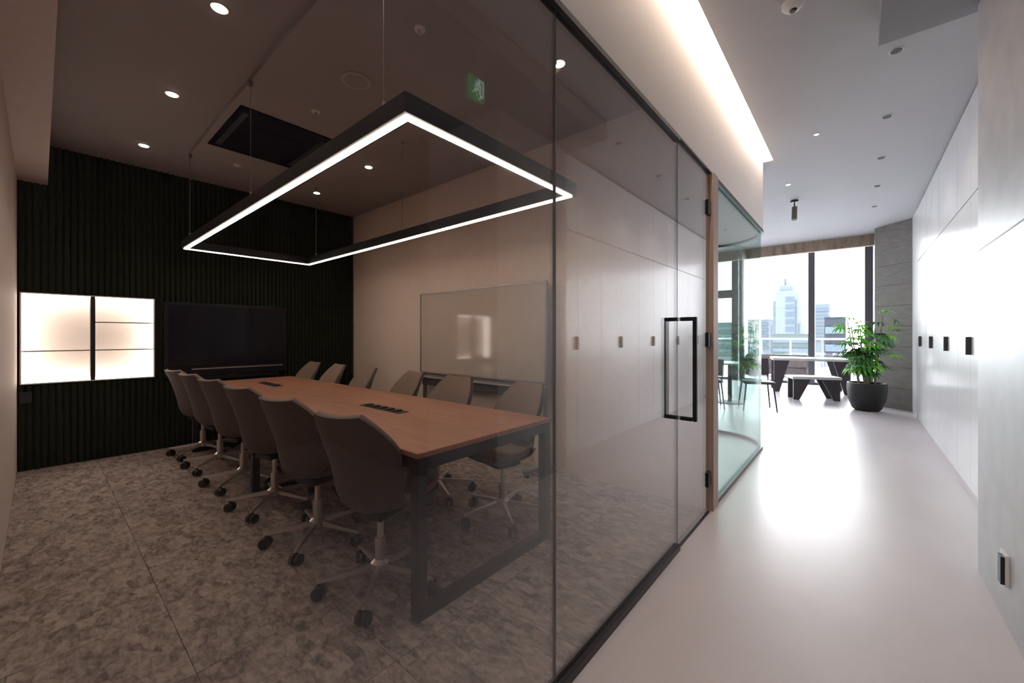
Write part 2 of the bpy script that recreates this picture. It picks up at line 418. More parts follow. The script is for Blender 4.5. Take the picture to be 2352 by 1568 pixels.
# ---------------------------------------------------------------- cabinets
def cabinet(y, w_, label):
    t = thing('tall_cabinet', (CABX, y+w_/2, 0), label, 'cabinet', 'white cabinets along the corridor')
    h = w_/2
    B(0.022, -h, 0, 0.5, h, CH-0.004).build('body', M['darkgap'], t)  # grey body puts the shade of the door gaps into its colour
    g = 0.002
    B(0.010, -h+g, 0, 0.022, h-g, 0.062).build('plinth', M['cab'], t)
    for s in (-1, 1):
        ya, yb = (-h+g, -g) if s < 0 else (g, h-g)
        # lower door with a slot handle near the middle seam
        dr = MB()
        if s < 0:
            dr.box(0, ya, 0.068, 0.02, yb, 2.297)
            d = dr.build('door', M['cab'], t)
            hb = MB().box(-0.030, yb-0.030, 1.068, 0.0, yb-0.014, 1.208).build('handle', M['darkhole'], d, bevel=0.002)
        else:
            dr.box(0, ya, 0.068, 0.02, yb, 2.297); d = dr.build('door', M['cab'], t)
        B(0, ya, 2.306, 0.02, yb, CH-0.018).build('upper_door', M['cab'], t)
    return t
names = ['nearest white cabinet, beside the grey pillar', 'second white cabinet from the grey pillar', 'third white cabinet from the grey pillar, middle of the row',
         'fourth white cabinet from the grey pillar', 'last white cabinet of the row, nearest the plant']
ycab = 3.175
for k in range(5):
    w_ = 1.05
    cabinet(ycab, w_-0.001, names[k]); ycab += w_
cb = thing('filler_panel', (CABX, ycab, 0), 'plain white panel closing the cabinet row by the stone wall', 'panel')
B(0.0, 0.001, 0, 0.4, 9.045-ycab, CH-0.004).build('panel', M['cab'], cb)

# ---------------------------------------------------------------- glass partition
gpart = thing('window_1', (GX, 0, 0), 'large frameless glass partition of the meeting room with black rails', 'glass wall', kind='structure')
RB = 0.032
S1, S2, DE = 1.14, 2.37, 3.035
for a, b in ((-4.99, WL-0.12), (WL-0.1, S1-0.0025), (S1+0.0025, S2-0.004)):
    B(-0.005, a, RB, 0.005, b, GH-0.024).build('glass_pane', M['glass'], gpart)
B(-0.0052, S1-0.0025, RB, 0.0052, S1+0.0025, GH-0.024).build('seam', M['seam'], gpart)
B(-0.022, -4.99, 0, 0.022, S2, RB).build('bottom_rail', M['rail'], gpart)
B(-0.014, -4.99, GH-0.024, 0.0225, S2, GH-0.001).build('top_rail', M['rail'], gpart)
B(-0.012, S2, 0.0, 0.012, DE-0.02, 0.006).build('threshold', M['rail'], gpart)
B(-0.008, S2, GH-0.012, 0.0225, DE-0.01, GH-0.001).build('door_head', M['rail'], gpart)

dr = thing('door_1', (GX, S2, 0), 'frameless glass door with a long black pull handle and three hinges', 'door', kind='structure')
W = DE-S2-0.012
B(-0.005, 0.004, 0.010, 0.005, W, GH-0.018).build('glass_leaf', M['glass'], dr)
B(-0.0055, 0.0, 0.010, 0.0055, 0.004, GH-0.018).build('edge_seal', mat('green_glass_edge', (0.07, 0.085, 0.085), 0.2), dr)
for z in (0.23, 1.19, 2.10):
    MB().box(-0.016, W-0.055, z-0.05, 0.016, W+0.01, z+0.05).build('hinge', M['black'], dr, bevel=0.003)
hy = 0.055
for s in (-1, 1):
    q = 0.085*s; hb = MB(); r = 0.011
    xa, xb = sorted((q-r*s, q+r*s)); hb.box(xa, hy-r, 0.73, xb, hy+r, 1.325)
    for z in (0.741, 1.314):
        x0_, x1_ = sorted((0.0055*s, q-r*s)); hb.box(x0_, hy-r, z-r, x1_, hy+r, z+r)
    hb.build('handle', M['black'], dr, bevel=0.002)

# curved glass of the second room
g2 = thing('window_2', (GX, 3.17, 0), 'curved greenish glass corner of the second glazed room', 'glass wall', kind='structure')
off = lambda pts: [(x-GX, y-3.17) for x, y in pts]
cur = [(GX, 3.17), (GX, 5.02)] + arc(GX-CR, 5.02, CR, 0, pi/2, 14)[1:]
MB().strip(off(cur[:2]), 0.005, RB, GH-0.03).build('glass_pane', M['glass_green'], g2)
MB().strip(off(cur[1:]), 0.005, RB, GH-0.03).build('glass_pane', M['glass_green'], g2, smooth=True)
MB().strip(off([cur[-1], (-3.6, cur[-1][1])]), 0.005, RB, GH-0.03).build('glass_pane', M['glass_green'], g2)
MB().strip(off([(-3.605, cur[-1][1]), (-6.49, cur[-1][1])]), 0.005, RB, GH-0.03).build('glass_pane', M['glass_green'], g2)
full = cur+[(-6.49, cur[-1][1])]
MB().strip(off(full), 0.02, 0, RB).build('bottom_rail', M['rail'], g2)
MB().strip(off(full), 0.025, GH-0.03, GH-0.001).build('top_rail', M['rail'], g2)

# ---------------------------------------------------------------- pendant light
PX0, PX1, PY0, PY1, PZ = -5.03, -1.33, 0.93, 2.13, 2.07
cx, cy = (PX0+PX1)/2, (PY0+PY1)/2
pl = thing('pendant_light', (cx, cy, PZ), 'large rectangular black pendant frame with a glowing white underside above the table', 'pendant light')
hx, hy2 = (PX1-PX0)/2, (PY1-PY0)/2
def ring(mb, o_, i_, z0, z1):
    mb.box(-hx-o_, -hy2-o_, z0, hx+o_, -hy2+i_, z1); mb.box(-hx-o_, hy2-i_, z0, hx+o_, hy2+o_, z1)
    mb.box(-hx-o_, -hy2+i_, z0, -hx+i_, hy2-i_, z1); mb.box(hx-i_, -hy2+i_, z0, hx+o_, hy2-i_, z1)
    return mb
ring(MB(), 0.022, 0.036, 0.006, 0.085).build('frame', M['black'], pl)
ring(MB(), 0.004, 0.022, 0.0, 0.006).build('diffuser', M['led'], pl)
for y_, xs in ((-hy2, (-1.49, -3.11, -4.80)), (hy2, (-1.455, -3.11, -4.85))):
    for x_ in xs:
        X = x_-cx; top = (RH-0.04-PZ)
        if x_ < -4.8: top = RH-PZ
        if abs(y_) > 0 and y_ > 0: top = RH-PZ
        MB().tube((X, y_, 0.085), (X, y_, top-0.02), 0.0018, n=6).build('cable', M['silver'], pl)
        MB().tube((X, y_, 0.085), (X, y_, 0.12), 0.006, n=10).build('cable_grip', M['chrome'], pl)
        MB().tube((X, y_, top-0.035), (X, y_, top), 0.016, n=14).build('ceiling_cup', M['silver'], pl)

# ---------------------------------------------------------------- downlights
def spot(name, loc, power, color, size=120, blend=0.7, parent=None):
    l = bpy.data.lights.new(name, 'SPOT'); l.energy = power; l.color = color; l.spot_size = R(size); l.spot_blend = blend; l.shadow_soft_size = 0.03
    o = bpy.data.objects.new(name, l); COL.objects.link(o); o.location = loc
    if parent: o.parent = parent
    return o
def downlight(x, y, z, r, lamp, label, group, power, color=(1, .80, .58)):
    t = thing('downlight', (x, y, z), label, 'ceiling light', group)
    MB().lathe([(r*1.25, -0.004), (r*1.25, 0.0)], n=24).build('trim_ring', M['whiteplastic'], t)
    MB().lathe([(r, -0.007), (r, -0.004)], n=24).build('lamp', lamp, t)
    if power: spot('lamp_light', (0, 0, -0.015), power, color, parent=t)
    return t
nm = {(-5.01, .63): 'small lit ceiling downlight nearest the green wall, on the side wall side', (-3.79, .63): 'middle lit ceiling downlight of the row by the side wall',
      (-2.60, .63): 'large bright ceiling downlight of the row by the side wall, high in the picture', (-1.4, .63): 'ceiling downlight by the glass near the side wall',
      (-5.06, 2.23): 'small lit downlight beyond the pendant, nearest the green wall', (-3.87, 2.24): 'warm lit downlight seen inside the pendant frame',
      (-2.66, 2.22): 'downlight above the pendant frame edge', (-1.46, 2.19): 'bright warm downlight close behind the glass'}
for (x, y), l in nm.items():
    downlight(x, y, RH, 0.033, M['down'], l, 'meeting room downlights', 5)
for k in range(5):
    downlight(0.20, 3.66+1.055*k, CH, 0.030, M['darkhole'], ['dark recessed downlight nearest the dropped ceiling box', 'second dark downlight of the corridor row', 'third dark downlight of the corridor row',
              'fourth dark downlight of the corridor row', 'last dark downlight of the corridor row, nearest the stone wall'][k], 'corridor downlights', 16, (1, .88, .80))
downlight(-0.28, 4.70, CH, 0.018, M['down_weak'], 'tiny white ceiling sensor in the corridor', 'ceiling sensors', 0)  # a sensor, no lamp: its white face is drawn as a glowing disc
downlight(-0.64, 6.04, CH, 0.025, M['down_weak'], 'small pale lit downlight past the end of the light slot', 'lounge downlights', 2)
downlight(0.30, 0.6, 2.93, 0.030, M['darkhole'], 'unseen downlight added under the dropped box to brighten the near floor', None, 16, (1, .84, .76))  # extra lamp out of view, added to brighten the near floor
t = thing('smoke_detector', (-0.27, 2.76, CH), 'round smoke detector with dark centre on the corridor ceiling', 'smoke detector')
MB().lathe([(0.055, 0), (0.055, -0.018), (0.04, -0.035), (0.02, -0.04)], n=28).build('body', M['whiteplastic'], t, smooth=True)
MB().lathe([(0.02, -0.0405), (0.014, -0.05)], n=20).build('sensor', M['darkhole'], t)
t = thing('track_spotlight', (-0.65, 6.81, CH), 'small black spotlight hanging from the ceiling beyond the light slot', 'spotlight')
MB().tube((0, 0, 0), (0, 0, -0.03), 0.045, n=16).build('mount', M['black'], t)
MB().tube((0, 0, -0.03), (0, 0, -0.09), 0.008).build('stem', M['black'], t)
MB().tube((0.0, 0.02, -0.09), (0.0, -0.02, -0.27), 0.032, n=18).build('head', mat('olive_head', (0.12, 0.11, 0.09), 0.5), t)
# air cassette, speaker, sprinklers in the meeting room ceiling
t = thing('air_cassette', (-3.94, 1.335, RH-0.04), 'black rectangular air conditioning cassette in the ceiling', 'air conditioner')
B(-0.455, -0.36, -0.012, 0.455, 0.36, 0).build('panel', M['cassette'], t, bevel=0.004)
for s in (-1, 1):
    B(-0.38, s*0.30-0.02, -0.016, 0.38, s*0.30+0.02, -0.0125).build('air_slot', M['darkhole'], t)
B(-0.2, -0.2, -0.016, 0.2, 0.2, -0.0125).build('grille', M['cassette'], t)
t = thing('ceiling_speaker', (-2.56, 1.39, RH-0.04), 'round ceiling speaker above the pendant', 'speaker')
MB().lathe([(0.095, 0), (0.095, -0.008), (0.078, -0.010)], n=36).build('ring', mat('speaker_ring', (0.42, 0.38, 0.37), .5), t)
MB().lathe([(0.076, -0.0102), (0.03, -0.013)], n=36).build('grille', M['ceil_room'], t)
for x, y, l in ((-3.15, 1.38, 'small white ceiling sprinkler between cassette and speaker'), (-1.86, 1.39, 'small ceiling plate near the glass, added for a faint reflected ring'), (-4.75, 1.3, 'small ceiling sprinkler beyond the cassette')):  # middle one added to draw a faint ring reflected in the glass
    t = thing('sprinkler', (x, y, RH-0.04), l, 'sprinkler', 'meeting room sprinklers')
    MB().lathe([(0.032, 0), (0.03, -0.008)], n=20).build('plate', M['whiteplastic'], t)
    MB().tube((0, 0, -0.008), (0, 0, -0.03), 0.008).build('nozzle', M['chrome'], t)
# exit sign hanging below the dropped box, seen mirrored in the glass
t = thing('exit_sign', (0.11, 1.64, 2.93), 'green lit emergency exit sign with a running figure, mirrored in the glass', 'exit sign')
pn_ = B(-0.012, -0.085, -0.38, 0.012, 0.085, -0.20).build('panel', M['sign_green'], t)
pn_.scale = (1, .68, .68); pn_.location = (0, 0, -0.29*0.32)
MB().tube((0, 0, -0.229), (0, 0, 0), 0.005).build('hanger', M['silver'], t)
sg = MB(); X = -0.0135
def seg(a, b, r=0.008):
    sg.tube((X, a[0], a[1]), (X, b[0], b[1]), r, n=6)
# doorway outline and running figure
for a, b in (((0.055, -0.225), (0.055, -0.355)), ((0.055, -0.225), (-0.01, -0.225)), ((0.055, -0.355), (0.02, -0.355))): seg(a, b, 0.007)
sg.tube((X-.001, 0.005, -0.245), (X+.001, 0.005, -0.245), 0.012, n=12)
for a, b in (((0.0, -0.262), (-0.008, -0.298)), ((0.0, -0.268), (0.026, -0.282)), ((0.0, -0.268), (-0.028, -0.272)), ((-0.008, -0.298), (0.016, -0.318)), ((0.016, -0.318), (0.012, -0.345)), ((-0.008, -0.298), (-0.026, -0.322)), ((-0.026, -0.322), (-0.052, -0.322))): seg(a, b, 0.006)
fg_ = sg.build('figure', M['sign_white'], t); fg_.scale = (1, .68, .68); fg_.location = (0, 0, -0.29*0.32)

# ---------------------------------------------------------------- television
t = thing('television', (WX, 1.485, 1.18), 'wide black flat television on the green slatted wall', 'television')
B(0.0, -0.61, -0.42, 0.055, 0.61, 0.405).build('casing', M['bezel'], t, bevel=0.006)
B(0.0555, -0.58, -0.30, 0.058, 0.58, 0.375).build('screen', M['screen'], t)
B(0.0555, -0.38, -0.345, 0.064, 0.56, -0.330).build('silver_strip', M['silver'], t)
B(0.0, -0.55, -0.46, 0.085, 0.50, -0.425).build('sound_bar', M['bezel'], t)
# wall socket by the green wall and on the pillar
t = thing('wall_socket', (WX, WL+0.05, 0.66), 'small black wall plate below the glowing shelf', 'wall plate')
B(0.0, -0.035, -0.05, 0.012, 0.035, 0.05).build('plate', M['black'], t)
t = thing('door_stop_plate', (COLX, 2.65, 0.24), 'black and white wall plate low on the grey pillar', 'wall plate')
B(-0.010, -0.04, -0.065, 0, 0.04, 0.065).build('plate', M['whiteplastic'], t)
B(-0.022, -0.034, -0.06, -0.0105, 0.010, 0.055).build('flap', M['black'], t)

# ---------------------------------------------------------------- whiteboard
t = thing('whiteboard', (-3.02, WB-0.10, 0), 'glossy white board on a stand with a pen tray, in front of the beige wall', 'whiteboard')
B(-0.90, 0.0, 0.80, 0.90, 0.02, 1.70).build('board', M['whiteboard'], t)
f2 = MB(); 
f2.box(-0.915, -0.006, 0.785, 0.915, 0.026, 0.80); f2.box(-0.915, -0.006, 1.70, 0.915, 0.026, 1.712)
f2.box(-0.915, -0.006, 0.80, -0.90, 0.026, 1.70); f2.box(0.90, -0.006, 0.80, 0.92, 0.026, 1.70)
f2.build('frame', M['boardframe'], t)
B(-0.90, -0.07, 0.745, 0.90, 0.02, 0.760).build('pen_tray', M['whiteplastic'], t)
B(-0.90, -0.075, 0.760, 0.90, -0.066, 0.775).build('tray_lip', M['silver'], t)
B(-0.88, 0.0, 0.64, 0.88, 0.02, 0.72).build('cross_bar', M['dark'], t)
for s in (-1, 1):
    B(s*0.88-0.018, 0.026, 0.05, s*0.88+0.018, 0.055, 1.5).build('post', M['silver'], t)
    B(s*0.88-0.02, -0.26, 0.03, s*0.88+0.02, 0.085, 0.06).build('foot', M['silver'], t)
    for yy in (-0.24, 0.06):
        MB().tube((s*0.88-0.012, yy, 0.02), (s*0.88+0.012, yy, 0.02), 0.02, n=14).build('caster', M['caster'], t)

# ---------------------------------------------------------------- conference table
TX0, TX1, TY0, TY1, TZ = -5.30, -1.40, 1.035, 2.015, 0.72
tb = thing('conference_table', ((TX0+TX1)/2, (TY0+TY1)/2, 0), 'long red brown wooden conference table on dark metal frames', 'table')
a = (TX1-TX0)/2; b = (TY1-TY0)/2
# three veneered leaves side by side
MB().box(-a, -b, TZ-0.022, -a*0.02, b, TZ).build('tabletop', M['table'], tb, bevel=0.002)
MB().box(-a*0.02+0.002, -b, TZ-0.022, a, b, TZ).build('tabletop', M['table'], tb, bevel=0.002)
ap = MB(); e = 0.006
ap.box(-a+e, -b+e, TZ-0.078, a-e, -b+0.05, TZ-0.0225); ap.box(-a+e, b-0.05, TZ-0.078, a-e, b-e, TZ-0.0225)
ap.build('side_rail', M['tableedge'], tb)
for x_ in (a-0.05-e, -a+e, -a*0.055-0.03):
    lf = MB(); w_ = 0.05
    lf.box(x_, -b+e, 0, x_+w_, -b+0.055, TZ-0.079); lf.box(x_, b-0.055, 0, x_+w_, b-e, TZ-0.079)
    lf.box(x_, -b+0.055, 0, x_+w_, b-0.055, 0.045)
    lf.box(x_, -b+0.05, TZ-0.078, x_+w_, b-0.05, TZ-0.0225)
    lf.build('leg_frame', M['tableedge'], tb)
for xc in (-2.52, -4.50):
    B(xc-(TX0+TX1)/2-0.17, -0.08, 0.0, xc-(TX0+TX1)/2+0.17, 0.36, TZ-0.0225).build('cable_pedestal', M['pedestal'], tb)
for xc, l in ((-2.46, 0), (-4.54, 0)):
    c2 = xc-(TX0+TX1)/2
    q = MB().box(c2-0.24, -0.035, TZ, c2+0.24, 0.045, TZ+0.004).build('cable_port', M['caster'], tb)
    for k in range(5):
        B(c2-0.2+k*0.085, -0.02, TZ+0.0042, c2-0.2+k*0.085+0.05, 0.03, TZ+0.012).build('socket', M['black'], q)

# ---------------------------------------------------------------- conference chair
def shell_point(u, v, off=0.0, shrink=1.0):
    """u -1..1 across, v 0..1 from seat front edge over the seat and up the back; y forward"""
    # profile (y, z, half width, wrap)
    P = [(0.23, 0.430, 0.18, 0.010), (0.20, 0.420, 0.205, 0.014), (0.08, 0.400, 0.220, 0.035), (-0.06, 0.392, 0.215, 0.060), (-0.145, 0.415, 0.205, 0.085),
         (-0.185, 0.49, 0.208, 0.100), (-0.205, 0.59, 0.222, 0.110), (-0.230, 0.69, 0.226, 0.090), (-0.262, 0.785, 0.190, 0.055), (-0.290, 0.855, 0.142, 0.028), (-0.297, 0.870, 0.128, 0.020)]
    n = len(P)-1; f = v*n; i = min(int(f), n-1); t = f-i
    def cr_(k):
        p = [P[max(0, min(n, i+j))][k] for j in (-1, 0, 1, 2)]
        return 0.5*((2*p[1])+(-p[0]+p[2])*t+(2*p[0]-5*p[1]+4*p[2]-p[3])*t*t+(-p[0]+3*p[1]-3*p[2]+p[3])*t**3)
    y, z, hw_, wr = cr_(0), cr_(1), cr_(2), cr_(3)
    # tangent for the normal direction
    v2 = min(1, v+0.01); v1 = max(0, v-0.01)
    def yz(vv):
        ff = vv*n; ii = min(int(ff), n-1); tt = ff-ii
        return (P[ii][0]*(1-tt)+P[ii+1][0]*tt, P[ii][1]*(1-tt)+P[ii+1][1]*tt)
    a1, a2 = yz(v1), yz(v2); ty, tz = a2[0]-a1[0], a2[1]-a1[1]; L_ = math.hypot(ty, tz) or 1
    ny_, nz_ = -tz/L_*-1, ty/L_*-1           # points to the sitter (forward / up)
    w2 = wr*abs(u)**2.2 + off
    return Vector((u*hw_*shrink, y+ny_*w2, z+nz_*w2))
def chair_surface(name, m, parent, v0, v1, nu, nv, off0, off1, shrink):
    mb = MB(); 
    for side, of in ((0, off0), (1, off1)):
        for j in range(nv+1):
            for i in range(nu+1):
                mb.v.append(tuple(shell_point(-1+2*i/nu, v0+(v1-v0)*j/nv, of, shrink)))
    N_ = (nu+1)*(nv+1); idx = lambda s, i, j: s*N_+j*(nu+1)+i
    for j in range(nv):
        for i in range(nu):
            mb.f.append((idx(0,i,j), idx(0,i+1,j), idx(0,i+1,j+1), idx(0,i,j+1)))
            mb.f.append((idx(1,i,j), idx(1,i,j+1), idx(1,i+1,j+1), idx(1,i+1,j)))
    for j in range(nv):
        for i in (0, nu): mb.f.append((idx(0,i,j), idx(0,i,j+1), idx(1,i,j+1), idx(1,i,j)))
    for i in range(nu):
        for j in (0, nv): mb.f.append((idx(0,i,j), idx(0,i+1,j), idx(1,i+1,j), idx(1,i,j)))
    return mb.build(name, m, parent, smooth=True)
def make_chair():
    c = thing('conference_chair', (0, 0, 0), 'taupe conference chair', 'chair')
    chair_surface('shell', M['shell'], c, 0, 1, 14, 24, 0.0, 0.012, 1.0)
    chair_surface('back_cushion', M['pad'], c, 0.50, 0.975, 12, 14, 0.0125, 0.028, 0.93)
    chair_surface('seat_cushion', M['pad'], c, 0.02, 0.44, 12, 12, 0.0125, 0.045, 0.93)
    MB().box(-0.08, -0.09, 0.355, 0.08, 0.09, 0.392).build('mechanism', M['caster'], c, bevel=0.006)
    MB().tube((0, 0, 0.10), (0, 0, 0.24), 0.026, n=16).tube((0, 0, 0.24), (0, 0, 0.366), 0.016, n=16).build('column', M['chrome'], c, smooth=True)
    MB().lathe([(0.025, 0.075), (0.045, 0.085), (0.045, 0.12), (0.028, 0.135)], n=20).build('hub', M['chrome'], c, smooth=True)
    for k in range(5):
        th = 2*pi*k/5+R(9)
        m4 = Matrix.Rotation(th, 4, 'Z')
        lg = MB(); b0 = len(lg.v)
        for (x, hw_, z0_, z1_) in ((0.035, 0.013, 0.088, 0.118), (0.285, 0.009, 0.071, 0.085)):
            for (yy, zz) in ((-hw_, z0_), (hw_, z0_), (hw_*0.8, z1_), (-hw_*0.8, z1_)): lg.v.append(tuple(m4 @ Vector((x, yy, zz))))
        for q in range(4): lg.f.append((q, (q+1) % 4, 4+(q+1) % 4, 4+q))
        lg.f += [(3, 2, 1, 0), (4, 5, 6, 7)]
        leg = lg.build('leg', M['chrome'], c)
        p = m4 @ Vector((0.272, 0, 0))
        cs = MB(); td = m4 @ Vector((0.35, 1, 0)); td.normalize()
        cs.tube((p.x, p.y, 0.045), (p.x, p.y, 0.072), 0.008, n=8)
        for s in (-1, 1):
            q0 = Vector((p.x, p.y, 0.029))+td*s*0.006; q1 = q0+td*s*0.020
            cs.tube(q0, q1, 0.029, n=16)
        cs.build('caster', M['caster'], leg)
    return c
proto = make_chair()
index_kids()
nearL = [(-1.765, 1.085, 17), (-2.45, 1.085, 17), (-3.17, 1.10, 16), (-3.86, 1.10, 15), (-4.52, 1.10, 13), (-5.13, 1.10, 14)]
labL = ['taupe chair on the near side of the table, closest to the glass, back fully seen',
        'second taupe chair from the glass along the near side of the table', 'third taupe chair from the glass along the near side of the table',
        'fourth taupe chair from the glass along the near side of the table', 'fifth taupe chair from the glass on the near side, second from the green wall',
        'last taupe chair on the near side of the table, nearest the green wall']
farR = [(-1.80, 2.02, 172), (-2.46, 2.0, 186), (-3.14, 2.02, 172), (-3.92, 2.02, 172), (-4.60, 2.03, 176), (-5.24, 2.03, 180)]
labR = ['taupe chair on the whiteboard side of the table, closest to the glass', 'reddish lit taupe chair on the whiteboard side, second from the glass',
        'chair on the whiteboard side of the table, third from the glass', 'chair before the beige wall on the whiteboard side, fourth from the glass',
        'chair on the whiteboard side before the green wall corner, fifth from the glass', 'chair on the whiteboard side nearest the television']
first = True
for lst, labs, grp in ((nearL, labL, 'chairs on the near side of the table'), (farR, labR, 'chairs on the whiteboard side of the table')):
    for (x, y, rz), lb in zip(lst, labs):
        o = proto if first else copy_tree(proto)
        first = False
        o.location = (x, y, 0); o.rotation_euler = (0, 0, R(rz)); tag(o, lb, 'chair', grp)

# ---------------------------------------------------------------- lounge: plant, bench, tables, window
pt = thing('potted_plant', (0.13, 8.78, 0), 'tall green leafy plant in a round black pot beside the stone wall', 'plant')
MB().lathe([(0.15, 0), (0.19, 0.04), (0.235, 0.18), (0.255, 0.34), (0.25, 0.45), (0.235, 0.45), (0.23, 0.40)], n=36).build('pot', M['pot'], pt, smooth=True)
MB().lathe([(0.225, 0.395), (0.228, 0.405)], n=30).build('soil', M['soil'], pt)
lmesh = {}
def leaf_obj(matn, loc, rz, tilt, s, parent):
    if matn not in lmesh:
        mb = MB()   # fan of five long leaflets
        for k in range(5):
            an = (k-2)*0.42; l_ = 0.26-0.025*abs(k-2); wd = 0.026
            dvec = Vector((cos(an), sin(an), 0)); sv = Vector((-sin(an), cos(an), 0)); b0 = len(mb.v)
            for (tt, ww, zz) in ((0.0, 0.12, 0.0), (0.35, 1.0, 0.015), (0.7, 0.8, -0.01), (1.0, 0.05, -0.07)):
                p = dvec*l_*tt; mb.v.append((p.x+sv.x*wd*ww, p.y+sv.y*wd*ww, zz)); mb.v.append((p.x-sv.x*wd*ww, p.y-sv.y*wd*ww, zz)); mb.v.append((p.x, p.y, zz-0.006))
            for q in range(3):
                a_ = b0+q*3; mb.f += [(a_, a_+2, a_+5, a_+3), (a_+2, a_+1, a_+4, a_+5)]
        o = mb.build('leaf', M[matn], parent); lmesh[matn] = o.data
    else:
        o = bpy.data.objects.new('leaf', lmesh[matn]); COL.objects.link(o); o.parent = parent
    o.location = loc; o.rotation_euler = (0, tilt, rz); o.scale = (s, s, s)
rnd = random.Random(5)
for k in range(13):
    an = 2*pi*k/13+rnd.uniform(-.3, .3); r0 = rnd.uniform(0.02, 0.12); h = rnd.uniform(1.0, 1.60) if k else 1.66; lean = rnd.uniform(0.03, 0.17)
    pb = Vector((r0*cos(an), r0*sin(an), 0.39)); ptop = Vector(((r0+lean)*cos(an)-0.04, (r0+lean)*sin(an), h-0.12))
    MB().tube(pb, ptop, 0.012, 0.006, n=8).build('stem', M['stem'], pt)
    nl = 11
    for j in range(nl):
        f_ = 0.36+0.64*(j+1)/nl; p = pb.lerp(ptop, f_); ra = rnd.uniform(0, 2*pi); le = rnd.uniform(0.03, 0.14)
        q = p+Vector((cos(ra)*le, sin(ra)*le, rnd.uniform(0, .06)))
        bright = (q.x < 0.05 and q.z > 1.1) or rnd.random() < 0.25  # leaves high on one side get the lighter green, light put into colour
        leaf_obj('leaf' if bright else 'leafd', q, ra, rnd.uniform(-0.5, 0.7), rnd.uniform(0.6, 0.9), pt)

def trestle(name, loc, L_, W_, H_, label, cat, thick=0.05, rz=0):
    """slab top on slanted plank legs; length along local x"""
    t = thing(name, loc, label, cat, None, rz)
    MB().box(-L_/2, -W_/2, H_-thick, L_/2, W_/2, H_).build('top', M['whitetop'], t, bevel=0.006)
    for s in (-1, 1):
        for (y_, y2) in ((-W_/2+0.03, -W_/2+0.06), (W_/2-0.06, W_/2-0.03)):
            pts = [(s*(L_/2-0.02), 0), (s*(L_/2-0.12), 0), (s*(L_/2-0.30), H_-thick), (s*(L_/2-0.02), H_-thick)]
            mtx = Matrix(((1, 0, 0, 0), (0, 0, 1, 0), (0, 1, 0, 0), (0, 0, 0, 1)))
            MB().prism(pts, y_, y2, mtx).build('leg', M['dark'], t)
    return t
trestle('white_bench', (-0.63, 9.66, 0), 0.78, 0.40, 0.44, 'low white bench on dark slanted legs in front of the white table', 'bench', rz=R(22))
trestle('white_table', (-0.80, 10.95, 0), 1.35, 0.8, 0.73, 'white table on dark slanted legs behind the low bench', 'table', rz=R(12))

def cafe_chair(x, y, rz, label):
    t = thing('cafe_chair', (x, y, 0), label, 'chair', 'dark cafe chairs behind the curved glass', R(rz))
    MB().box(-0.22, -0.22, 0.43, 0.22, 0.22, 0.47).build('seat', M['dark'], t, bevel=0.01)
    m4 = Matrix.Translation((0, -0.22, 0.55)) @ Matrix.Rotation(R(10), 4, 'X')
    MB().box(-0.22, -0.02, 0.0, 0.22, 0.01, 0.28, m4).build('backrest', M['dark'], t, bevel=0.008)
    for sx in (-1, 1):
        MB().tube((sx*0.2, -0.2, 0.46), (sx*0.2, -0.24, 0.60), 0.01, n=8).build('back_post', M['dark'], t)
        for sy in (-1, 1):
            MB().tube((sx*0.19, sy*0.19, 0.435), (sx*0.235, sy*0.235, 0.0), 0.013, 0.010, n=8).build('leg', M['dark'], t)
cafe_chair(-1.25, 7.75, 200, 'dark chair behind the curved glass, nearest the corridor')
cafe_chair(-1.95, 7.5, 20, 'dark chair behind the curved glass, beside the door jamb')
cafe_chair(-2.45, 8.6, 110, 'dark chair behind the curved glass, farther from the corridor')
t = thing('cafe_table', (-1.75, 8.2, 0), 'pale round cafe table with a dark foot behind the curved glass', 'table')
MB().lathe([(0.36, 0.70), (0.375, 0.71), (0.375, 0.725), (0.36, 0.73)], n=36).build('top', M['whitetop'], t)
MB().tube((0, 0, 0.03), (0, 0, 0.70), 0.035, n=14).build('column', M['dark'], t)
MB().lathe([(0.24, 0.0), (0.235, 0.015), (0.05, 0.03)], n=30).build('foot', M['dark'], t)

# bulkhead with patterned blind, window wall
struct(B(-6.6, 10.0, 2.885, 1.4, 10.12, 3.42).build('trim_6', M['bulk']), 'brown patterned band above the lounge windows', 'trim')
wn = thing('window_3', (0, WIN_Y, 0), 'tall lounge windows with dark mullions looking out on pale sky', 'window', kind='structure')
MX = [(-6.45, .12), (-4.6, .12), (-2.46, 0.30), (-0.84, .13), (0.225, .15)]
for x, w_ in MX:
    B(x-w_/2, -0.07, 0, x+w_/2, 0.07, 3.42).build('mullion', M['frame'], wn)
B(-2.04-0.025, -0.04, 0.05, -2.04+0.025, 0.04, 3.3).build('mullion', M['glass_green'], wn)
B(-6.45, -0.05, 0, 0.225, 0.05, 0.06).build('sill', M['frame'], wn)
B(-6.45, -0.05, 3.30, 0.225, 0.05, 3.42).build('head', M['frame'], wn)
B(-4.54, -0.07, 2.26, -2.61, 0.07, 2.48).build('transom', M['frame'], wn)
for a_, b_ in ((-6.39, -4.66), (-4.54, -2.61), (-2.31, -0.905), (-0.775, 0.16)):
    B(a_, -0.006, 0.06, b_, 0.006, 3.30).build('glass_pane', M['glass_win'], wn)
struct(B(0.29, 9.99, 0, 0.45, 12.7, 3.5).build('wall_lounge_side', M['greywall']), 'grey side wall next to the windows', 'wall')

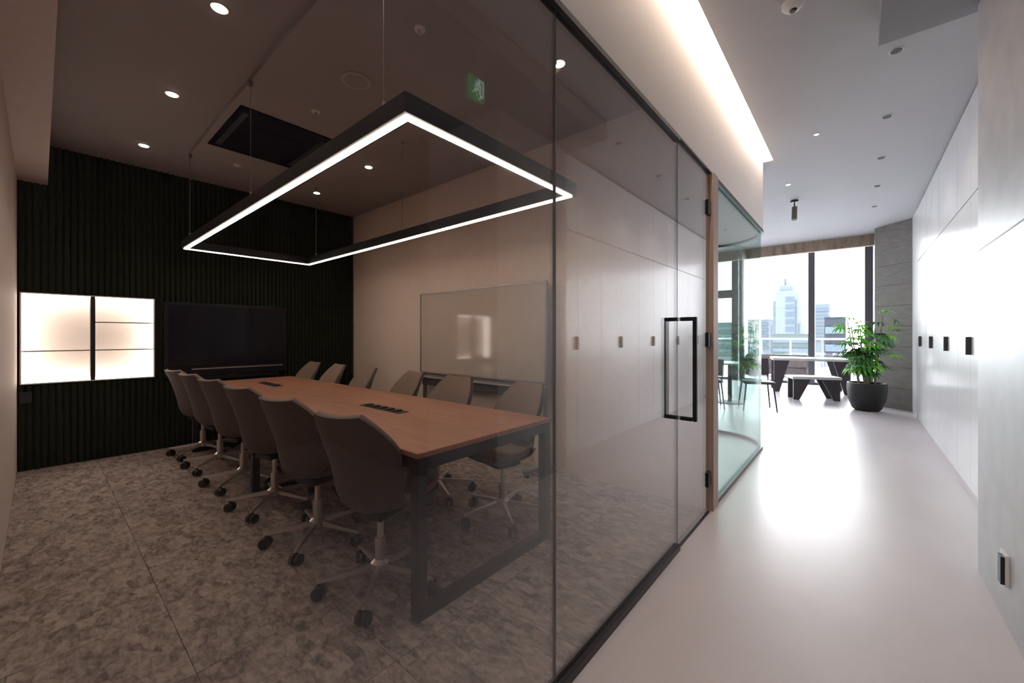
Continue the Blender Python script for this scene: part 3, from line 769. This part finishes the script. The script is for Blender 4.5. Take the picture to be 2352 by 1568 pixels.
# ---------------------------------------------------------------- terrace and city outside
struct(B(-14, 12.71, -0.2, 8, 20.0, 0).build('floor_terrace', M['terrace']), 'pale terrace paving beyond the windows', 'floor')
t = thing('terrace_sofa', (-1.75, 14.4, 0), 'brown woven outdoor sofa on the terrace', 'sofa', rz=R(-6))
MB().box(-0.8, -0.35, 0.08, 0.8, 0.35, 0.30).build('base', M['brown'], t, bevel=0.02)
MB().box(-0.8, -0.40, 0.30, 0.8, -0.28, 0.66).build('backrest', M['brown'], t, bevel=0.03)
for s in (-1, 1):
    MB().box(s*0.8-0.07 if s > 0 else -0.87, -0.40, 0.08, 0.87 if s > 0 else -0.73, 0.35, 0.58).build('armrest', M['dark'], t, bevel=0.02)
MB().box(-0.68, -0.26, 0.30, -0.02, 0.33, 0.42).build('cushion', M['whitetop'], t, bevel=0.03)
MB().box(0.02, -0.26, 0.30, 0.68, 0.33, 0.42).build('cushion', M['whitetop'], t, bevel=0.03)
for sx in (-.7, .7):
    for sy in (-.3, .3): B(sx-.03, sy-.03, 0, sx+.03, sy+.03, .08).build('foot', M['dark'], t)
t = thing('terrace_railing', (0, 19.2, 0), 'terrace railing with pale handrail and slim posts', 'railing')
B(-10, -0.03, 1.05, 6, 0.03, 1.12).build('handrail', M['silver'], t)
B(-10, -0.01, 0.08, 6, 0.01, 1.03).build('glass_panel', M['glass_win'], t)
for k in range(17):
    x = -9.8+k*0.98; B(x-0.025, -0.03, 0, x+0.025, 0.03, 1.05).build('post', M['frame'] if k % 2 else M['whiteplastic'], t)
t = thing('planter_box', (0.55, 17.5, 0), 'dark planter unit on the terrace beyond the plant', 'planter')
B(-1.1, -0.3, 0.0, 1.1, 0.3, 0.55).build('box', M['bldgd'], t)
B(-1.15, -0.35, 0.55, 1.15, 0.35, 0.60).build('rim', M['frame'], t)

def at(px, Y):                                       # world x of an image column at a given depth line
    tt = (px-1172)/F; return Y*(tt*0.759-0.651)/(0.759+0.651*tt)
def zz(py, px, Y):
    X = at(px, Y); d = -0.651*X+0.759*Y; return 1.22+(770-py)*d/F
Yb = 260
t = thing('city_tower', (at(1802, Yb), Yb, -30), 'pale grey blue stepped city tower with a pointed top in the haze', 'building')
cxw = at(1802, Yb)
def blk(name, pxa, pxb, pyt, m, y0_=0, y1_=20):
    xa, xb = at(pxa, Yb)-cxw, at(pxb, Yb)-cxw; zt = zz(pyt, (pxa+pxb)/2, Yb)+30
    return B(xa, y0_, 0, xb, y1_, zt).build(name, m, t)
blk('lower_block', 1768, 1838, 745, M['bldg'], 2, 24)
blk('middle_block', 1775, 1832, 690, M['bldg'], 0, 22)
blk('upper_block', 1783, 1826, 668, M['bldg'], -2, 20)
blk('crown', 1791, 1816, 655, M['bldg'], -1, 15)
blk('spire', 1800, 1804, 638, M['bldgw'], 3, 6)
wf = 0
for i in range(5):
    pa = 1806+i*4.5
    for j in range(6):
        z1_ = zz(682+j*17, 1810, Yb)+30; z0_ = zz(694+j*17, 1810, Yb)+30
        B(at(pa, Yb)-cxw, -2.25, z0_, at(pa+3, Yb)-cxw, -2.02, z1_).build('window', M['bldgw'], t)
def block(px0, px1, pyt, Y, m, label):
    xa, xb = at(px0, Y), at(px1, Y); t = thing('city_block', ((xa+xb)/2, Y, -30), label, 'building'); h = (xb-xa)/2; zt = zz(pyt, (px0+px1)/2, Y)+30
    B(-h, 0, 0, h, Y*0.06, zt).build('walls', m, t)
    B(-h*1.02, -0.2, zt, h*1.02, Y*0.062, zt+Y*0.002).build('roof', m, t)
    nf = 5
    for k in range(nf):
        z1_ = zt-(k+0.5)*zt*0.09; B(-h*0.92, -0.3*Y/100, z1_-zt*0.035, h*0.92, -0.02, z1_).build('window_band', M['bldgw'], t)
block(1894, 1942, 730, 90, M['bldgd'], 'dark low building seen between the mullion and the plant')
block(1872, 1905, 700, 320, M['bldg'], 'pale hazy building right of the dark mullion')
block(1718, 1766, 735, 300, M['bldg'], 'pale hazy building left of the stepped tower')
block(1772, 1862, 768, 150, M['bldgg'], 'low greenish grey building below the stepped tower')
block(1640, 1690, 742, 200, M['bldgg'], 'low greenish building seen through the curved glass')
